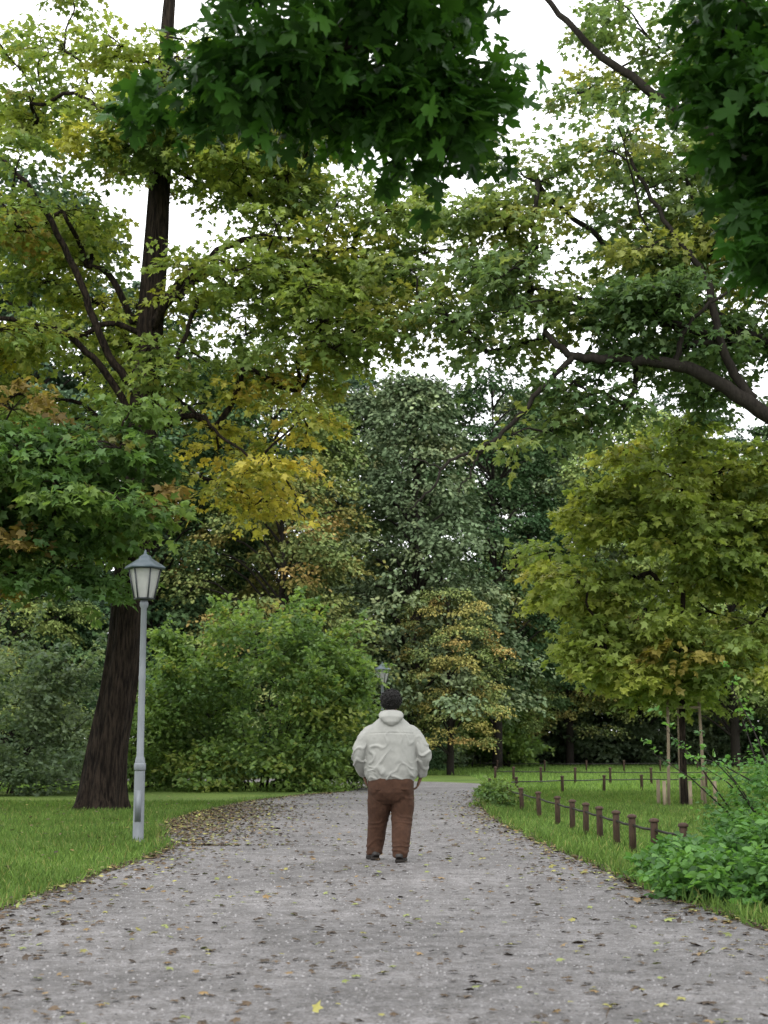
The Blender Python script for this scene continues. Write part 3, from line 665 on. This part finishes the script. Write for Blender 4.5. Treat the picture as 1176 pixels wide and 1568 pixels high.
for s in (-1,1):
    h.add(*tube([(s*.074,.012,1.60),(s*.083,.008,1.615),(s*.088,.004,1.635),(s*.086,.0,1.655),(s*.077,.002,1.665)],[.008,.011,.012,.012,.007],8,[.012,.016,.018,.017,.01]))
h.add(*tube([(-.026,.104,1.583),(0,.113,1.583),(.026,.104,1.583)],[.004,.009,.004],8))
h.add(*tube([(-.05,.095,1.662),(0,.104,1.664),(.05,.095,1.662)],[.008,.009,.008],8))
remeshed('head',h,.005,M_skin,None,2)
ey=MB(); pu=MB()
for s in (-1,1):
    a=np.linspace(-1,1,7); ey.add(*tube([(s*.032,.098,1.642+.011*k) for k in a],[.011*math.sqrt(max(.02,1-k*k)) for k in a],10))
    pu.add(*tube([(s*.032,.1065,1.642),(s*.032,.1105,1.642)],[.005,.003],8))
M_eye=noisy_mat('eye_white',(.6,.58,.55),(.7,.68,.65),5,.3,0); obj('eyes',ey.mesh('eyes',M_eye),man); obj('pupils',pu.mesh('pupils',M_hair),man)
hm=MB(); r=np.random.default_rng(9)
hm.add(*tube([(0,c-.014,z) for z,c in zip([1.565,1.60,1.64,1.68,1.715,1.74,1.755],[.0,.0,.002,.004,.006,.01,.012])],[.055,.072,.086,.090,.082,.058,.02],22,[.05,.075,.092,.097,.09,.06,.02]))
for i in range(520):
    a=r.uniform(0,2*math.pi); b=r.uniform(-.9,1)*1.0
    cb=math.sqrt(max(0,1-b*b)); p=np.array([.092*cb*math.cos(a),-.006+.098*cb*math.sin(a),1.662+.092*b])
    if p[1]>.065 and p[2]<1.70: continue
    o=np.array([cb*math.cos(a),cb*math.sin(a),b]); tt=unit(np.cross(o,r.normal(0,1,3)));  u2=np.cross(o,tt); ex=r.uniform(.6,2.2)
    pts=[p+o*(.003+.0028*k*ex)+tt*.010*math.cos(k*1.5)+u2*.010*math.sin(k*1.5) for k in range(6)]
    hm.add(*tube(pts,[.0048]*5+[.0015],5))
obj('hair',hm.mesh('hair',M_hair),man)
def hand(s,w,d):
    m=MB(); w=np.array(w,float); d=unit(np.array(d,float))
    q=unit(np.array([0,1,0])-d*d[1]); n=np.cross(d,q)
    m.add(*tube([w-d*.05,w,w+d*.03,w+d*.07,w+d*.095],[.026,.025,.036,.041,.036],14,[.022,.019,.018,.016,.013],ref=n))
    for i,(o,l) in enumerate(((-.030,.062),(-.010,.072),(.010,.078),(.030,.07))):
        b=w+d*.088+q*o
        inn=np.array([-s,0,0]); inn=unit(inn-d*np.dot(inn,d))
        p1=b+d*l*.42+inn*.006; p2=p1+d*l*.30+inn*.02; p3=p2+d*l*.15+inn*.026
        m.add(*tube([b-d*.03,b,p1,p2,p3],[.0095,.0095,.009,.008,.006],8))
    b=w+d*.03+q*.03; m.add(*tube([b-q*.012,b+q*.018+d*.02,b+q*.026+d*.045,b+q*.022+d*.066],[.013,.0115,.010,.007],8))
    remeshed('hand',m,.0042,M_skin,None,1)
hand(-1,(-.285,.13,.862),(.30,.08,-.9)); hand(1,(.312,.09,.85),(-.34,.08,-.9))
def shoe(x,y,rot):
    up=MB(); so=MB(); c,s_=math.cos(rot),math.sin(rot)
    def tr(V): V=np.asarray(V,float); return np.c_[V[:,0]*c-V[:,1]*s_+x, V[:,0]*s_+V[:,1]*c+y, V[:,2]]
    ys=[-.092,-.082,-.04,.02,.08,.14,.18,.205]; w=[.030,.040,.046,.044,.052,.056,.044,.018]; hh=[.06,.085,.095,.09,.07,.055,.045,.025]
    V,F=tube([(0,yy,.010+a*.5) for yy,a in zip(ys,hh)],w,16,[a*.5 for a in hh],ref=(0,0,-1),power=.75); up.add(tr(V),F)
    V,F=tube([(0,-.03,.05),(0,-.03,.13)],[.048,.052],14,[.055,.058]); up.add(tr(V),F)
    V,F=tube([(0,yy,.015) for yy in [-.098,-.085,-.04,.02,.08,.14,.19,.212]],[.030,.044,.050,.047,.055,.059,.046,.018],16,[.015]*8,ref=(0,0,-1),power=.5); so.add(tr(V),F)
    remeshed('shoe',up,.006,M_shoe,None,1); obj('shoe_sole',so.mesh('shoe_sole',M_sole,False),man)
shoe(-.178,.155,R(14)); shoe(.092,-.13,R(-8))

# ---------------------------------------------------------------- sky, sun
w=bpy.data.worlds.new('World'); scene.world=w; w.use_nodes=True; nt=w.node_tree; nt.nodes.clear(); N=nt.nodes; L=nt.links
out=N.new('ShaderNodeOutputWorld'); bg=N.new('ShaderNodeBackground'); sky=N.new('ShaderNodeTexSky'); sky.sky_type='NISHITA'; sky.sun_disc=False
EL,AZ=50,200
sky.sun_elevation=R(EL); sky.sun_rotation=R(AZ); sky.dust_density=4; sky.air_density=1
mx=N.new('ShaderNodeMix'); mx.data_type='RGBA'; mx.inputs['Factor'].default_value=.9
tc=N.new('ShaderNodeTexCoord'); cn=N.new('ShaderNodeTexNoise'); cn.inputs['Scale'].default_value=3; cn.inputs['Detail'].default_value=5; L.new(tc.outputs['Generated'],cn.inputs[0])
cr=N.new('ShaderNodeValToRGB'); cr.color_ramp.elements[0].color=(14.8,15.1,15.3,1); cr.color_ramp.elements[1].color=(17.6,17.7,17.8,1); cr.color_ramp.elements[0].position=.3; cr.color_ramp.elements[1].position=.7
L.new(cn.outputs[0],cr.inputs[0]); L.new(sky.outputs[0],mx.inputs[6]); L.new(cr.outputs[0],mx.inputs[7]); L.new(mx.outputs[2],bg.inputs[0]); bg.inputs[1].default_value=.15
L.new(bg.outputs[0],out.inputs[0])
sd=bpy.data.lights.new('sun','SUN'); sd.energy=1.4; sd.angle=R(30); sd.color=(1,.97,.92); so=bpy.data.objects.new('sun',sd); COL.objects.link(so)
az=R(AZ); d=Vector((math.sin(az)*math.cos(R(EL)),math.cos(az)*math.cos(R(EL)),math.sin(R(EL))))
so.rotation_euler=d.to_track_quat('Z','Y').to_euler(); so.location=(0,0,40)

# ---------------------------------------------------------------- camera
cd=bpy.data.cameras.new('camera'); cam=bpy.data.objects.new('camera',cd); COL.objects.link(cam)
cam.location=(0,0,1.2); cam.rotation_euler=(R(90+9.3),0,0)
cd.sensor_fit='VERTICAL'; cd.sensor_height=32; cd.lens=2180/1568*32; cd.clip_end=3000
cd.dof.use_dof=True; cd.dof.focus_distance=15.3; cd.dof.aperture_fstop=3.2
scene.camera=cam
